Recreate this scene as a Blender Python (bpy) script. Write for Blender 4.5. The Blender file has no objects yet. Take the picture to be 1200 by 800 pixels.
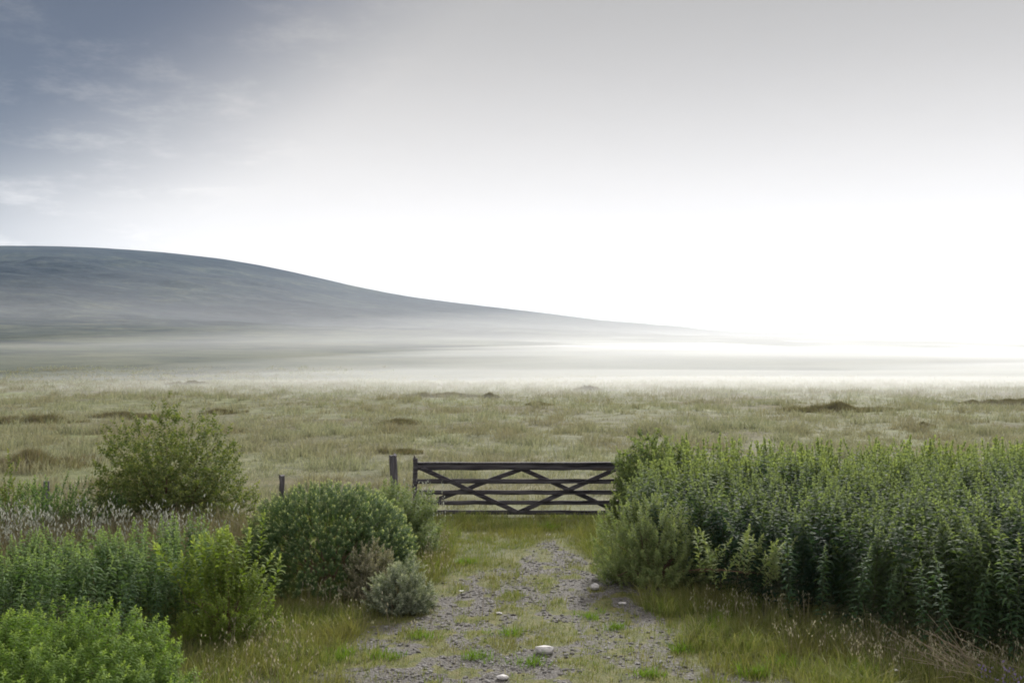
import bpy, math
import numpy as np
from mathutils import Vector

# ------------------------------------------------------------------ scene
scn = bpy.context.scene
COL = scn.collection
RS = np.random.RandomState
F = 1167.0            # focal length in photo pixels (35 mm lens)
HORIZON = 425.0
CAM_Z = 3.0


def xa(px, Y):
    return (px - 600.0) / F * Y


def za(py, Y):
    return CAM_Z - (py - HORIZON) / F * Y


# ------------------------------------------------------------------ noise
def _hash(ix, iy, s):
    n = (ix.astype(np.int64) * 374761393 + iy.astype(np.int64) * 668265263 + s * 1442695041) & 0x7FFFFFFF
    n = ((n ^ (n >> 13)) * 1274126177) & 0x7FFFFFFF
    return ((n ^ (n >> 16)) & 0xFFFF) / 65535.0


def vnoise(x, y, s=0):
    x = np.asarray(x, float); y = np.asarray(y, float)
    ix = np.floor(x); iy = np.floor(y)
    fx = x - ix; fy = y - iy
    fx = fx * fx * fx * (fx * (fx * 6 - 15) + 10)
    fy = fy * fy * fy * (fy * (fy * 6 - 15) + 10)
    a = _hash(ix, iy, s); b = _hash(ix + 1, iy, s); c = _hash(ix, iy + 1, s); d = _hash(ix + 1, iy + 1, s)
    return (a * (1 - fx) + b * fx) * (1 - fy) + (c * (1 - fx) + d * fx) * fy


def fbm(x, y, s=0, o=4):
    r = 0; a = 0.5; t = 0
    for i in range(o):
        r = r + a * vnoise(x, y, s + i * 17); t += a
        x = x * 2.03 + 11.3; y = y * 2.03 + 5.7; a *= 0.5
    return r / t


def sstep(a, b, v):
    t = np.clip((np.asarray(v, float) - a) / (b - a), 0, 1)
    return t * t * (3 - 2 * t)


# ------------------------------------------------------------------ terrain height
SIL = [(0, 287), (75, 287.5), (150, 291), (225, 298), (300, 309), (375, 326), (450, 343), (525, 354), (600, 362),
       (700, 374.5), (800, 386), (870, 390.5), (940, 390), (1000, 391), (1100, 395), (1200, 405)]
DR = 1400.0
_sx = np.array([-2600, -1700, -1150, -900] + [xa(p, DR) for p, _ in SIL] + [900, 1200, 1800, 2600], float)
_sz = np.array([60, 120, 158, 167] + [za(q, DR) for _, q in SIL] + [22, 20, 34, 30], float)


def field(x, y):
    """low swells and hummocks of the moor beyond the gate"""
    w = sstep(21, 34, y)
    far = sstep(30, 90, y)
    return w * (0.28 * (fbm(x / 5.0, y / 5.0, 3, 4) - 0.5) + far * 0.9 * (fbm(x / 26.0, y / 26.0, 8, 3) - 0.5)) \
        + 0.018 * (vnoise(x / 1.7, y / 1.7, 5) - 0.5) * 2 * (1 - w)


def hill(x, y):
    # smooth piecewise interpolation along the ridge
    H = np.interp(x, _sx, _sz)
    for d in (25, 50):
        H = H * 0.5 + 0.25 * (np.interp(x - d, _sx, _sz) + np.interp(x + d, _sx, _sz))
    t = (y - 110.0) / (DR - 110.0)
    tt = np.clip(t, 0, 1)
    prof = tt * sstep(0, .1, tt) * .5 + 0.5 * tt ** 1.8
    back = 1 - 0.8 * sstep(1.0, 2.3, t)
    rel = sstep(0.12, 0.5, t) * (1 - 0.93 * sstep(0.75, 1.0, t))
    n = (fbm(x / 190.0 + y / 800, y / 130.0, 21, 5) - 0.5) * 30 + (fbm(x / 45.0, y / 30.0, 31, 4) - 0.5) * 7
    return H * prof * back + rel * n * (0.25 + 0.75 * np.clip(H / 170.0, 0, 1))


def gz(x, y):
    x = np.asarray(x, float); y = np.asarray(y, float)
    return field(x, y) * (1 - sstep(70, 170, y)) + np.where(y > 110, hill(x, y), 0.0)


def gravel_mask(x, y, env=False):
    cx = np.interp(y, [6, 9, 11, 13, 15, 17], [0.1, 0.15, 0.25, 0.45, 0.6, 0.6])
    hw = np.interp(y, [5, 8, 10, 11, 13, 15, 16.6, 17.6, 18.6], [2.8, 2.5, 2.3, 2.0, 1.35, 0.75, 0.15, 0.05, 0.0])
    d = np.abs(x - cx) / np.maximum(hw, 1e-3)
    edge = 1 - sstep(0.62, 1.2, d + (fbm(x * 1.6, y * 1.6, 41, 4) - 0.5) * 0.9)
    holes = sstep(0.40, 0.56, fbm(x * 3.6 + 3, y * 2.8, 51, 4) + 0.07)
    mid = 1 - 0.75 * np.exp(-((x - cx + 0.1) / 0.22) ** 2) * sstep(0.4, 0.6, fbm(x * 2.2, y * 1.3, 57, 3))
    if env:
        return np.where(hw > 0.02, 1 - sstep(1.25, 1.6, d), 0.0)
    return np.where(hw > 0.02, edge * holes * mid * (.55 + .45 * sstep(.36, .58, fbm(x * 1.1, y * .8, 77, 3))), 0.0)


# ------------------------------------------------------------------ mesh helpers
class Geo:
    """collects triangles, then links them as ONE mesh object"""

    def __init__(self):
        self.v = []; self.f = []; self.a = []; self.n = 0

    def add(self, v, f, a=None):
        self.a.append(np.zeros(len(np.asarray(v).reshape(-1, 3))) if a is None else a)
        v = np.asarray(v, np.float32).reshape(-1, 3); f = np.asarray(f, np.int64).reshape(-1, 3)
        self.v.append(v); self.f.append(f + self.n); self.n += len(v)
        return self

    def arrays(self):
        if not self.v:
            return np.zeros((0, 3), np.float32), np.zeros((0, 3), np.int64)
        return np.concatenate(self.v), np.concatenate(self.f)

    def mesh(self, name, mat, smooth=False, origin=None):
        v, f = self.arrays()
        if origin is not None:
            v = v - np.asarray(origin, np.float32)
        me = bpy.data.meshes.new(name)
        me.vertices.add(len(v)); me.vertices.foreach_set('co', v.astype(np.float32).ravel())
        me.loops.add(len(f) * 3); me.loops.foreach_set('vertex_index', f.astype(np.int32).ravel())
        me.polygons.add(len(f))
        me.polygons.foreach_set('loop_start', np.arange(0, len(f) * 3, 3, dtype=np.int32))
        me.polygons.foreach_set('use_smooth', np.full(len(f), smooth))
        me.update(calc_edges=True)
        me.materials.append(mat)
        a = np.concatenate(self.a)
        if a.any():      # nearness to the shoot tip: new growth is paler, brightened further to imitate sunlight
            at = me.attributes.new('youth_and_sun', 'FLOAT', 'POINT'); at.data.foreach_set('value', a.astype(np.float32))
        return me

    def build(self, name, mat, parent=None, loc=None, smooth=False):
        """vertices are in world space; loc becomes the origin"""
        o = bpy.data.objects.new(name, self.mesh(name, mat, smooth, loc))
        COL.objects.link(o)
        if parent is not None:
            o.parent = parent
            if loc is not None:
                o.location = Vector(loc) - parent.location
        elif loc is not None:
            o.location = loc
        return o


def tag(o, label=None, cat=None, group=None, kind=None):
    for k, v in (('label', label), ('category', cat), ('group', group), ('kind', kind)):
        if v:
            o[k] = v
    return o


def empty(name, loc):
    o = bpy.data.objects.new(name, None); COL.objects.link(o)
    o.location = loc; o.empty_display_size = 0.1
    return o


def nrm(a):
    return a / np.maximum(np.linalg.norm(a, axis=-1, keepdims=True), 1e-9)


def leaves(P, D, L, W, rng, droop=0.25, fold=0.25):
    """n leaves: base P, direction D, length L, width W; 6 vertices, 4 triangles each"""
    n = len(P)
    D = nrm(D)
    up = np.tile([0, 0, 1.0], (n, 1)) + rng.normal(0, 0.35, (n, 3))
    S = nrm(np.cross(D, up)); N = np.cross(S, D)
    L = np.broadcast_to(L, n)[:, None]; W = np.broadcast_to(W, n)[:, None]
    dr = np.broadcast_to(droop, n)[:, None]
    dn = np.array([0, 0, -1.0])
    c1 = P + D * L * 0.33 + dn * L * dr * 0.10
    c2 = P + D * L * 0.68 + dn * L * dr * 0.45
    tp = P + D * L * 0.98 + dn * L * dr * 1.0
    e1 = N * W * fold
    v = np.stack([P, c1 - S * W * .5 + e1, c1 + S * W * .5 + e1, c2 - S * W * .36 + e1, c2 + S * W * .36 + e1, tp], 1)
    t = np.array([[0, 2, 1], [1, 2, 4], [1, 4, 3], [3, 4, 5]])
    f = (np.arange(n)[:, None, None] * 6 + t[None]).reshape(-1, 3)
    return v.reshape(-1, 3), f


def blades(P, H, lean, W, rng):
    """grass blades: base P (n,3), height H, lean vector (n,2)"""
    n = len(P)
    a = rng.uniform(0, 2 * np.pi, n)
    S = np.stack([np.cos(a), np.sin(a), np.zeros(n)], 1)
    H = np.broadcast_to(H, n)[:, None]; W = np.broadcast_to(W, n)[:, None]
    Ln = np.concatenate([lean, np.zeros((n, 1))], 1)
    up = np.array([0, 0, 1.0])
    m = P + up * H * 0.55 + Ln * H * 0.3
    t = P + up * H * (1.0 - 0.25 * np.minimum(np.linalg.norm(Ln, axis=1, keepdims=True), 1)) + Ln * H
    v = np.stack([P - S * W * .5, P + S * W * .5, m - S * W * .4, m + S * W * .4, t], 1)
    k = np.array([[0, 1, 3], [0, 3, 2], [2, 3, 4]])
    f = (np.arange(n)[:, None, None] * 5 + k[None]).reshape(-1, 3)
    return v.reshape(-1, 3), f


def tubes(paths, radii, k=4):
    """paths (n,m,3), radii (n,m)"""
    paths = np.asarray(paths, float); n, m, _ = paths.shape
    T = nrm(np.gradient(paths, axis=1))
    ref = np.where(np.abs(T[..., 2:3]) > 0.9, np.array([1.0, 0, 0]), np.array([0, 0, 1.0]))
    A = nrm(np.cross(T, ref)); B = np.cross(T, A)
    ang = np.arange(k) / k * 2 * np.pi
    v = paths[:, :, None] + radii[:, :, None, None] * (A[:, :, None] * np.cos(ang)[:, None] + B[:, :, None] * np.sin(ang)[:, None])
    fs = []
    for i in range(m - 1):
        for j in range(k):
            a = i * k + j; b = i * k + (j + 1) % k; c = a + k; d = b + k
            fs += [[a, b, d], [a, d, c]]
    fs = np.array(fs)
    f = (np.arange(n)[:, None, None] * (m * k) + fs[None]).reshape(-1, 3)
    return v.reshape(-1, 3), f


def place(tmpl, P, D, S, rng):
    """copies of templates (v,f) merged: positions P, axis D, scale S"""
    D = nrm(D); n = len(P)
    a = rng.uniform(0, 2 * np.pi, n)
    r = np.stack([np.cos(a), np.sin(a), np.zeros(n)], 1)
    X = nrm(r - D * np.sum(r * D, 1, keepdims=True)); Y = np.cross(D, X)
    idx = rng.randint(0, len(tmpl), n)
    S = np.broadcast_to(S, n)
    out = Geo()
    for k, tm in enumerate(tmpl):
        v, f = tm[0], tm[1]
        s = np.where(idx == k)[0]
        if not len(s) or not len(v):
            continue
        vv = (v[None, :, 0:1] * X[s][:, None] + v[None, :, 1:2] * Y[s][:, None] + v[None, :, 2:3] * D[s][:, None]) * S[s][:, None, None] + P[s][:, None]
        ff = (np.arange(len(s))[:, None, None] * len(v) + f[None]).reshape(-1, 3)
        out.add(vv.reshape(-1, 3), ff, np.tile(tm[2], len(s)) if len(tm) > 2 else None)
    return (*out.arrays(), np.concatenate(out.a))


# shoot: unit-height upright stem with leaves spiralling round it
def shoot(seed, n=70, L=0.085, W=0.014, start=0.12, droop=0.35, up=0.5, topdense=0.6, bend=0.06, top_short=0.75):
    rng = RS(seed)
    t = start + (1 - start) * (np.arange(n) / (n - 1)) ** topdense
    th = np.arange(n) * 2.399 + rng.normal(0, 0.25, n)
    bx, by = rng.normal(0, bend, 2)
    ax = np.stack([bx * t ** 2, by * t ** 2, t], 1)
    el = up + 0.75 * sstep(0.8, 1.0, t) + rng.normal(0, 0.18, n)
    D = np.stack([np.cos(th) * np.cos(el), np.sin(th) * np.cos(el), np.sin(el)], 1)
    ll = L * (1 - top_short * sstep(0.72, 1.02, t)) * (0.7 + 0.3 * sstep(start, start + 0.3, t)) * rng.uniform(0.75, 1.15, n)
    lv = (*leaves(ax, D, ll, W * (0.6 + 0.4 * ll / L), rng, droop), np.repeat(sstep(.72, 1.0, t) * rng.uniform(.6, 1, n) + .01, 6))
    tt = np.linspace(0, 1, 6)
    p = np.stack([bx * tt ** 2, by * tt ** 2, tt], 1)[None]
    st = tubes(p, (np.linspace(0.0042, 0.0012, 6))[None], 3)
    return lv, st


HERB = [shoot(100 + i, n=88, L=0.13, W=0.026, droop=0.55, start=.03, bend=.09, topdense=.8) for i in range(10)]          # narrow-leaved tall herb
FERNY = [shoot(200 + i, n=90, L=0.10, W=0.016, start=0.06, droop=0.5, up=0.45, topdense=0.7) for i in range(8)]
TWIG = [shoot(300 + i, n=26, L=0.17, W=0.075, start=0.05, droop=0.15, up=0.75, topdense=0.9, bend=0.12, top_short=0.5) for i in range(8)]
SPRIG = [shoot(400 + i, n=46, L=0.20, W=0.05, start=0.02, droop=0.3, up=0.6, topdense=0.75, bend=0.1, top_short=0.55) for i in range(8)]
ROSE = [shoot(450 + i, n=44, L=0.27, W=0.075, start=0.02, droop=0.4, up=0.5, topdense=0.8, bend=0.08, top_short=0.6) for i in range(8)]
LEAFY = [shoot(470 + i, n=15, L=0.30, W=0.15, start=0.05, droop=0.25, up=0.5, topdense=0.9, bend=0.2, top_short=0.4) for i in range(8)]
FERN = [shoot(480 + i, n=52, L=0.26, W=0.045, start=0.02, droop=0.5, up=0.5, topdense=0.85, bend=0.1, top_short=0.55) for i in range(8)]
MIXED = [shoot(490 + i, n=80, L=0.085, W=0.034, start=0.05, droop=0.25, up=0.55, topdense=0.75, bend=0.14, top_short=0.5) for i in range(8)]
SPINY = [shoot(500 + i, n=44, L=0.30, W=0.055, start=0.0, droop=0.0, up=0.6, topdense=0.9, bend=0.1, top_short=0.3) for i in range(6)]


# ------------------------------------------------------------------ materials
def new_mat(name):
    m = bpy.data.materials.new(name); m.use_nodes = True
    nt = m.node_tree
    for n in list(nt.nodes):
        nt.nodes.remove(n)
    out = nt.nodes.new('ShaderNodeOutputMaterial')
    return m, nt, out


def ramp(nt, fac, cols, pos=None):
    r = nt.nodes.new('ShaderNodeValToRGB')
    pos = pos or [i / (len(cols) - 1) for i in range(len(cols))]
    e = r.color_ramp.elements
    while len(e) < len(cols):
        e.new(0.5)
    for i, (c, p) in enumerate(zip(cols, pos)):
        e[i].position = p; e[i].color = (*c, 1)
    nt.links.new(fac, r.inputs['Fac'])
    return r.outputs['Color']


def mix(nt, fac, a, b, mode='MIX'):
    m = nt.nodes.new('ShaderNodeMix'); m.data_type = 'RGBA'; m.blend_type = mode
    for sock, val in ((m.inputs[0], fac), (m.inputs[6], a), (m.inputs[7], b)):
        if isinstance(val, (int, float)):
            sock.default_value = val
        elif isinstance(val, tuple):
            sock.default_value = (*val, 1)
        else:
            nt.links.new(val, sock)
    return m.outputs[2]


def mathn(nt, op, a, b=0.0):
    m = nt.nodes.new('ShaderNodeMath'); m.operation = op
    for s, val in ((m.inputs[0], a), (m.inputs[1], b)):
        if isinstance(val, (int, float)):
            s.default_value = val
        else:
            nt.links.new(val, s)
    return m.outputs[0]


def coords(nt, scale=(1, 1, 1)):
    g = nt.nodes.new('ShaderNodeNewGeometry')
    mp = nt.nodes.new('ShaderNodeMapping'); mp.inputs['Scale'].default_value = scale
    nt.links.new(g.outputs['Position'], mp.inputs['Vector'])
    return mp.outputs['Vector']


def noise(nt, vec, scale, detail=4, rough=0.55):
    n = nt.nodes.new('ShaderNodeTexNoise')
    n.inputs['Scale'].default_value = scale; n.inputs['Detail'].default_value = detail
    n.inputs['Roughness'].default_value = rough
    nt.links.new(vec, n.inputs['Vector'])
    return n.outputs['Fac']


def leaf_mat(name, cols, trans=0.35, rough=0.7, patch=None, patch_scale=1.5, spec=0.12, backtint=(1.15, 1.2, 0.6), young_sunlit=None):
    m, nt, out = new_mat(name)
    g = nt.nodes.new('ShaderNodeNewGeometry')
    c = ramp(nt, g.outputs['Random Per Island'], cols)
    if patch:
        nz = noise(nt, coords(nt), patch_scale, 3)
        k = ramp(nt, nz, [(0, 0, 0), (1, 1, 1)], [0.42, 0.62])
        rgb = nt.nodes.new('ShaderNodeSeparateColor'); nt.links.new(k, rgb.inputs[0])
        c = mix(nt, rgb.outputs[0], c, mix(nt, 0.65, c, patch))
    if young_sunlit:
        at = nt.nodes.new('ShaderNodeAttribute'); at.attribute_name = 'youth_and_sun'
        c = mix(nt, mathn(nt, 'MULTIPLY', at.outputs['Fac'], .85), c, young_sunlit)  # tip colour also paints in the sun catching the bush tops
    p = nt.nodes.new('ShaderNodeBsdfPrincipled')
    nt.links.new(c, p.inputs['Base Color'])
    p.inputs['Roughness'].default_value = rough
    p.inputs['Specular IOR Level'].default_value = spec
    tr = nt.nodes.new('ShaderNodeBsdfTranslucent')
    tc = mix(nt, 1.0, c, backtint, 'MULTIPLY')
    nt.links.new(tc, tr.inputs['Color'])
    ms = nt.nodes.new('ShaderNodeMixShader'); ms.inputs[0].default_value = trans
    nt.links.new(p.outputs[0], ms.inputs[1]); nt.links.new(tr.outputs[0], ms.inputs[2])
    nt.links.new(ms.outputs[0], out.inputs['Surface'])
    return m


def bark_mat(name, a, b, scale=30, stretch=(1, 1, 0.2), rough=0.85, bump=0.4):
    m, nt, out = new_mat(name)
    tc = nt.nodes.new('ShaderNodeTexCoord')
    mp = nt.nodes.new('ShaderNodeMapping'); mp.inputs['Scale'].default_value = stretch
    nt.links.new(tc.outputs['Object'], mp.inputs['Vector'])
    nz = noise(nt, mp.outputs['Vector'], scale, 6, 0.65)
    p = nt.nodes.new('ShaderNodeBsdfPrincipled')
    nt.links.new(ramp(nt, nz, [a, b], [0.35, 0.65]), p.inputs['Base Color'])
    p.inputs['Roughness'].default_value = rough; p.inputs['Specular IOR Level'].default_value = 0.2
    bp = nt.nodes.new('ShaderNodeBump'); bp.inputs['Strength'].default_value = bump; bp.inputs['Distance'].default_value = 0.01
    nt.links.new(nz, bp.inputs['Height']); nt.links.new(bp.outputs[0], p.inputs['Normal'])
    nt.links.new(p.outputs[0], out.inputs['Surface'])
    return m


def simple(name, c, rough=0.9):
    m, nt, out = new_mat(name)
    p = nt.nodes.new('ShaderNodeBsdfPrincipled')
    p.inputs['Base Color'].default_value = (*c, 1); p.inputs['Roughness'].default_value = rough
    nt.links.new(p.outputs[0], out.inputs['Surface'])
    return m


M = {}
M['herb'] = leaf_mat('herb_leaves', [(.018, .042, .028), (.030, .062, .036), (.024, .052, .036), (.048, .085, .046)], 0.45,
                     patch=(.09, .13, .05), patch_scale=0.5, backtint=(1.4, 1.35, .6), young_sunlit=(.22, .28, .155))
M['herb_cool'] = leaf_mat('cool_green_leaves', [(.04, .085, .042), (.065, .12, .055), (.05, .095, .052), (.09, .145, .065)], 0.42, backtint=(1.4, 1.35, .6), young_sunlit=(.20, .26, .155))
M['ferny'] = leaf_mat('bright_green_leaves', [(.08, .15, .025), (.12, .20, .03), (.10, .17, .04), (.16, .25, .045)], 0.42, young_sunlit=(.34, .44, .12))
M['leftrow'] = leaf_mat('fresh_green_leaves', [(.06, .11, .04), (.09, .15, .05), (.07, .13, .05), (.13, .19, .07)], 0.42, young_sunlit=(.30, .39, .17))
M['willow'] = leaf_mat('willow_leaves', [(.07, .11, .035), (.11, .155, .045), (.14, .17, .06), (.20, .22, .09)], 0.35, patch=(.10, .13, .03), young_sunlit=(.30, .31, .13))
M['yellow'] = leaf_mat('yellow_green_leaves', [(.10, .15, .02), (.15, .21, .035), (.12, .18, .03), (.20, .25, .055)], 0.42, young_sunlit=(.34, .40, .14))
M['sprout'] = leaf_mat('sprouting_leaves', [(.15, .21, .09), (.22, .27, .11), (.17, .23, .09), (.30, .33, .16)], 0.38, young_sunlit=(.32, .36, .17))
M['pale'] = leaf_mat('pale_green_leaves', [(.12, .17, .07), (.17, .22, .09), (.14, .20, .07), (.22, .26, .11)], 0.38, young_sunlit=(.32, .36, .20))
M['spiny'] = leaf_mat('grey_green_spines', [(.14, .17, .11), (.27, .30, .22), (.09, .13, .07), (.38, .40, .32)], 0.2, young_sunlit=(.55, .57, .46))
M['spiny_brown'] = leaf_mat('brownish_spines', [(.17, .17, .10), (.27, .25, .17), (.11, .13, .07), (.36, .33, .25)], 0.2, young_sunlit=(.50, .46, .38))
M['domed'] = leaf_mat('domed_bush_leaves', [(.06, .115, .05), (.10, .165, .065), (.07, .125, .06), (.14, .20, .085)], 0.42, backtint=(1.4, 1.35, .6), young_sunlit=(.52, .58, .34))
M['back'] = leaf_mat('yellow_green_backlit', [(.09, .14, .05), (.14, .19, .065), (.11, .155, .055), (.19, .225, .08)], 0.45, backtint=(1.35, 1.3, .6), young_sunlit=(.25, .31, .16), patch=(.10, .15, .07), patch_scale=.8)  # paleness stands in for backlight and mist on the thicket's rear tops
M['stem'] = leaf_mat('green_stems', [(.045, .065, .03), (.08, .07, .045)], 0.1)
M['twig'] = bark_mat('reddish_twigs', (.10, .055, .035), (.20, .13, .09), 20)
M['dead'] = leaf_mat('dead_stalks', [(.24, .20, .14), (.34, .29, .21), (.27, .22, .17)], 0.1)
M['plume'] = leaf_mat('lilac_grey_plumes', [(.24, .25, .21), (.42, .43, .37), (.13, .14, .11), (.30, .31, .26)], 0.3, backtint=(1, 1, 1))
M['verge'] = leaf_mat('verge_grass', [(.10, .145, .035), (.16, .19, .05), (.12, .17, .045), (.30, .28, .15), (.21, .22, .08)], 0.35,
                      patch=(.17, .155, .06), patch_scale=0.9)
M['lush'] = leaf_mat('lush_grass', [(.10, .18, .02), (.14, .23, .03), (.12, .20, .02)], 0.4)
M['seed'] = leaf_mat('grass_seed_heads', [(.28, .26, .17), (.42, .40, .30), (.23, .21, .14), (.36, .37, .25)], 0.3, backtint=(1, .95, .85))
M['field_grass'] = leaf_mat('moor_grass', [(.20, .215, .15), (.28, .285, .21), (.15, .175, .11), (.35, .34, .27), (.23, .24, .17)], 0.4,
                            patch=(.20, .17, .125), patch_scale=0.16, backtint=(1.1, 1.1, .75))
M['rush'] = leaf_mat('dark_rushes', [(.13, .135, .08), (.18, .16, .10), (.22, .175, .13), (.15, .15, .08), (.27, .24, .17)], 0.2)
M['lilac'] = leaf_mat('lilac_petals', [(.22, .17, .33), (.30, .24, .42)], 0.3, backtint=(1, 1, 1))
M['white_petal'] = leaf_mat('white_petals', [(.75, .75, .72), (.82, .82, .80)], 0.3, backtint=(1, 1, 1))
M['wood'] = bark_mat('weathered_dark_wood', (.018, .015, .02), (.12, .11, .125), 22, (0.07, 1, 1), bump=.9)
M['greywood'] = bark_mat('weathered_grey_wood', (.05, .045, .055), (.16, .15, .17), 22, (1, 1, 0.12), bump=0.8)
M['iron'] = simple('rusty_iron', (.06, .045, .04), 0.7)


def stone_mat():
    m, nt, out = new_mat('pale_stone')
    c = ramp(nt, noise(nt, coords(nt), 22, 6), [(.34, .33, .34), (.56, .54, .54)], [.35, .6])
    p = nt.nodes.new('ShaderNodeBsdfPrincipled'); nt.links.new(c, p.inputs['Base Color'])
    p.inputs['Roughness'].default_value = .85
    nt.links.new(p.outputs[0], out.inputs['Surface'])
    return m


M['stone'] = stone_mat()
M['pebble'] = leaf_mat('path_pebbles', [(.075, .07, .065), (.12, .115, .11), (.18, .175, .175), (.10, .09, .08), (.27, .265, .265), (.11, .10, .09)], 0.0, rough=0.85)


def ground_mat():
    m, nt, out = new_mat('moor_ground')
    co = coords(nt)
    n1 = noise(nt, co, 0.09, 6, 0.6); n2 = noise(nt, co, 0.9, 6, 0.65); n3 = noise(nt, co, 14, 4, 0.6)
    base = ramp(nt, n2, [(.075, .08, .045), (.125, .128, .075), (.19, .185, .12)], [.3, .5, .68])
    tint = ramp(nt, n1, [(.70, .60, .52), (1, 1, 1), (1.0, 1.1, .8)], [.36, .5, .66])
    c = mix(nt, 1.0, base, tint, 'MULTIPLY')
    c = mix(nt, 0.5, c, mix(nt, 1.0, c, ramp(nt, n3, [(.4, .4, .4), (1.5, 1.5, 1.5)], [.3, .7]), 'MULTIPLY'))
    p = nt.nodes.new('ShaderNodeBsdfPrincipled'); nt.links.new(c, p.inputs['Base Color'])
    p.inputs['Roughness'].default_value = .95; p.inputs['Specular IOR Level'].default_value = .1
    b = nt.nodes.new('ShaderNodeBump'); b.inputs['Strength'].default_value = .7; b.inputs['Distance'].default_value = .08
    nt.links.new(n2, b.inputs['Height']); nt.links.new(b.outputs[0], p.inputs['Normal'])
    nt.links.new(p.outputs[0], out.inputs['Surface'])
    return m


def hill_mat():
    m, nt, out = new_mat('hill_heath')
    co = coords(nt, (1, 1, 3.0))
    n1 = noise(nt, co, 0.006, 7, 0.6); n2 = noise(nt, coords(nt, (1, 1.6, 2)), 0.035, 6, 0.65)
    a = ramp(nt, n2, [(.008, .013, .022), (.020, .027, .032), (.052, .056, .048)], [.33, .52, .7])
    n4 = noise(nt, coords(nt, (1, 1.4, 3)), .16, 5, .7)
    a = mix(nt, 1.0, a, ramp(nt, n4, [(.55, .55, .55), (1.5, 1.5, 1.45)], [.36, .64]), 'MULTIPLY')
    c = mix(nt, 1.0, a, ramp(nt, n1, [(.5, .58, .75), (.9, .95, 1.05), (1.7, 1.65, 1.3)], [.38, .5, .64]), 'MULTIPLY')
    # moor grass gives way to heath as the slope climbs
    gp = nt.nodes.new('ShaderNodeNewGeometry'); sx = nt.nodes.new('ShaderNodeSeparateXYZ'); nt.links.new(gp.outputs['Position'], sx.inputs[0])
    n3 = noise(nt, coords(nt, (1, .7, 1)), .03, 6, .7)
    al = mathn(nt, 'ADD', mathn(nt, 'DIVIDE', sx.outputs[2], 26), mathn(nt, 'MULTIPLY', mathn(nt, 'SUBTRACT', n3, .5), 3.2))
    ar = ramp(nt, al, [(0, 0, 0), (1, 1, 1)], [.15, .95]); asn = nt.nodes.new('ShaderNodeSeparateColor'); nt.links.new(ar, asn.inputs[0])
    c = mix(nt, asn.outputs[0], ramp(nt, n2, [(.055, .068, .055), (.085, .095, .07), (.125, .13, .095)], [.35, .5, .68]), c)
    p = nt.nodes.new('ShaderNodeBsdfPrincipled'); nt.links.new(c, p.inputs['Base Color'])
    p.inputs['Roughness'].default_value = .95; p.inputs['Specular IOR Level'].default_value = .05
    b = nt.nodes.new('ShaderNodeBump'); b.inputs['Strength'].default_value = .8; b.inputs['Distance'].default_value = 3
    nt.links.new(n2, b.inputs['Height']); nt.links.new(b.outputs[0], p.inputs['Normal'])
    nt.links.new(p.outputs[0], out.inputs['Surface'])
    return m


def path_mat():
    m, nt, out = new_mat('gravel_and_moss')
    co = coords(nt)
    v = nt.nodes.new('ShaderNodeTexVoronoi'); v.inputs['Scale'].default_value = 45
    nt.links.new(co, v.inputs['Vector'])
    sp = nt.nodes.new('ShaderNodeSeparateColor'); nt.links.new(v.outputs['Color'], sp.inputs[0])
    stones = ramp(nt, sp.outputs[0], [(.065, .062, .06), (.105, .10, .098), (.155, .15, .148), (.10, .09, .08), (.25, .245, .245)], [0, .3, .6, .8, 1])
    soil = ramp(nt, noise(nt, co, 5, 6, .65), [(.055, .048, .04), (.13, .12, .11)], [.35, .65])
    gap = ramp(nt, v.outputs['Distance'], [(0, 0, 0), (1, 1, 1)], [.35, .7])
    gs = nt.nodes.new('ShaderNodeSeparateColor'); nt.links.new(gap, gs.inputs[0])
    grav = mix(nt, gs.outputs[0], stones, soil)
    moss = ramp(nt, noise(nt, co, 7, 6, .7), [(.05, .06, .02), (.10, .105, .035), (.15, .13, .06)], [.3, .5, .7])
    at = nt.nodes.new('ShaderNodeAttribute'); at.attribute_name = 'gravel'
    k = mathn(nt, 'ADD', at.outputs['Fac'], mathn(nt, 'MULTIPLY', mathn(nt, 'SUBTRACT', noise(nt, co, 9, 5, .7), 0.5), 1.6))
    kk = ramp(nt, k, [(0, 0, 0), (1, 1, 1)], [.35, .62])
    ks = nt.nodes.new('ShaderNodeSeparateColor'); nt.links.new(kk, ks.inputs[0])
    c = mix(nt, ks.outputs[0], moss, grav)
    p = nt.nodes.new('ShaderNodeBsdfPrincipled'); nt.links.new(c, p.inputs['Base Color'])
    p.inputs['Roughness'].default_value = .9; p.inputs['Specular IOR Level'].default_value = .2
    b = nt.nodes.new('ShaderNodeBump'); b.inputs['Strength'].default_value = .9; b.inputs['Distance'].default_value = .012
    b.invert = True
    nt.links.new(v.outputs['Distance'], b.inputs['Height']); nt.links.new(b.outputs[0], p.inputs['Normal'])
    nt.links.new(p.outputs[0], out.inputs['Surface'])
    return m


# ------------------------------------------------------------------ ground, hill, path
def grid_mesh(X, Y, Z):
    r, c = X.shape
    v = np.stack([X, Y, Z], -1).reshape(-1, 3)
    i = np.arange((r - 1) * c).reshape(r - 1, c)[:, :-1].ravel()
    f = np.concatenate([np.stack([i, i + 1, i + c + 1], 1), np.stack([i, i + c + 1, i + c], 1)])
    return v, f


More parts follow.
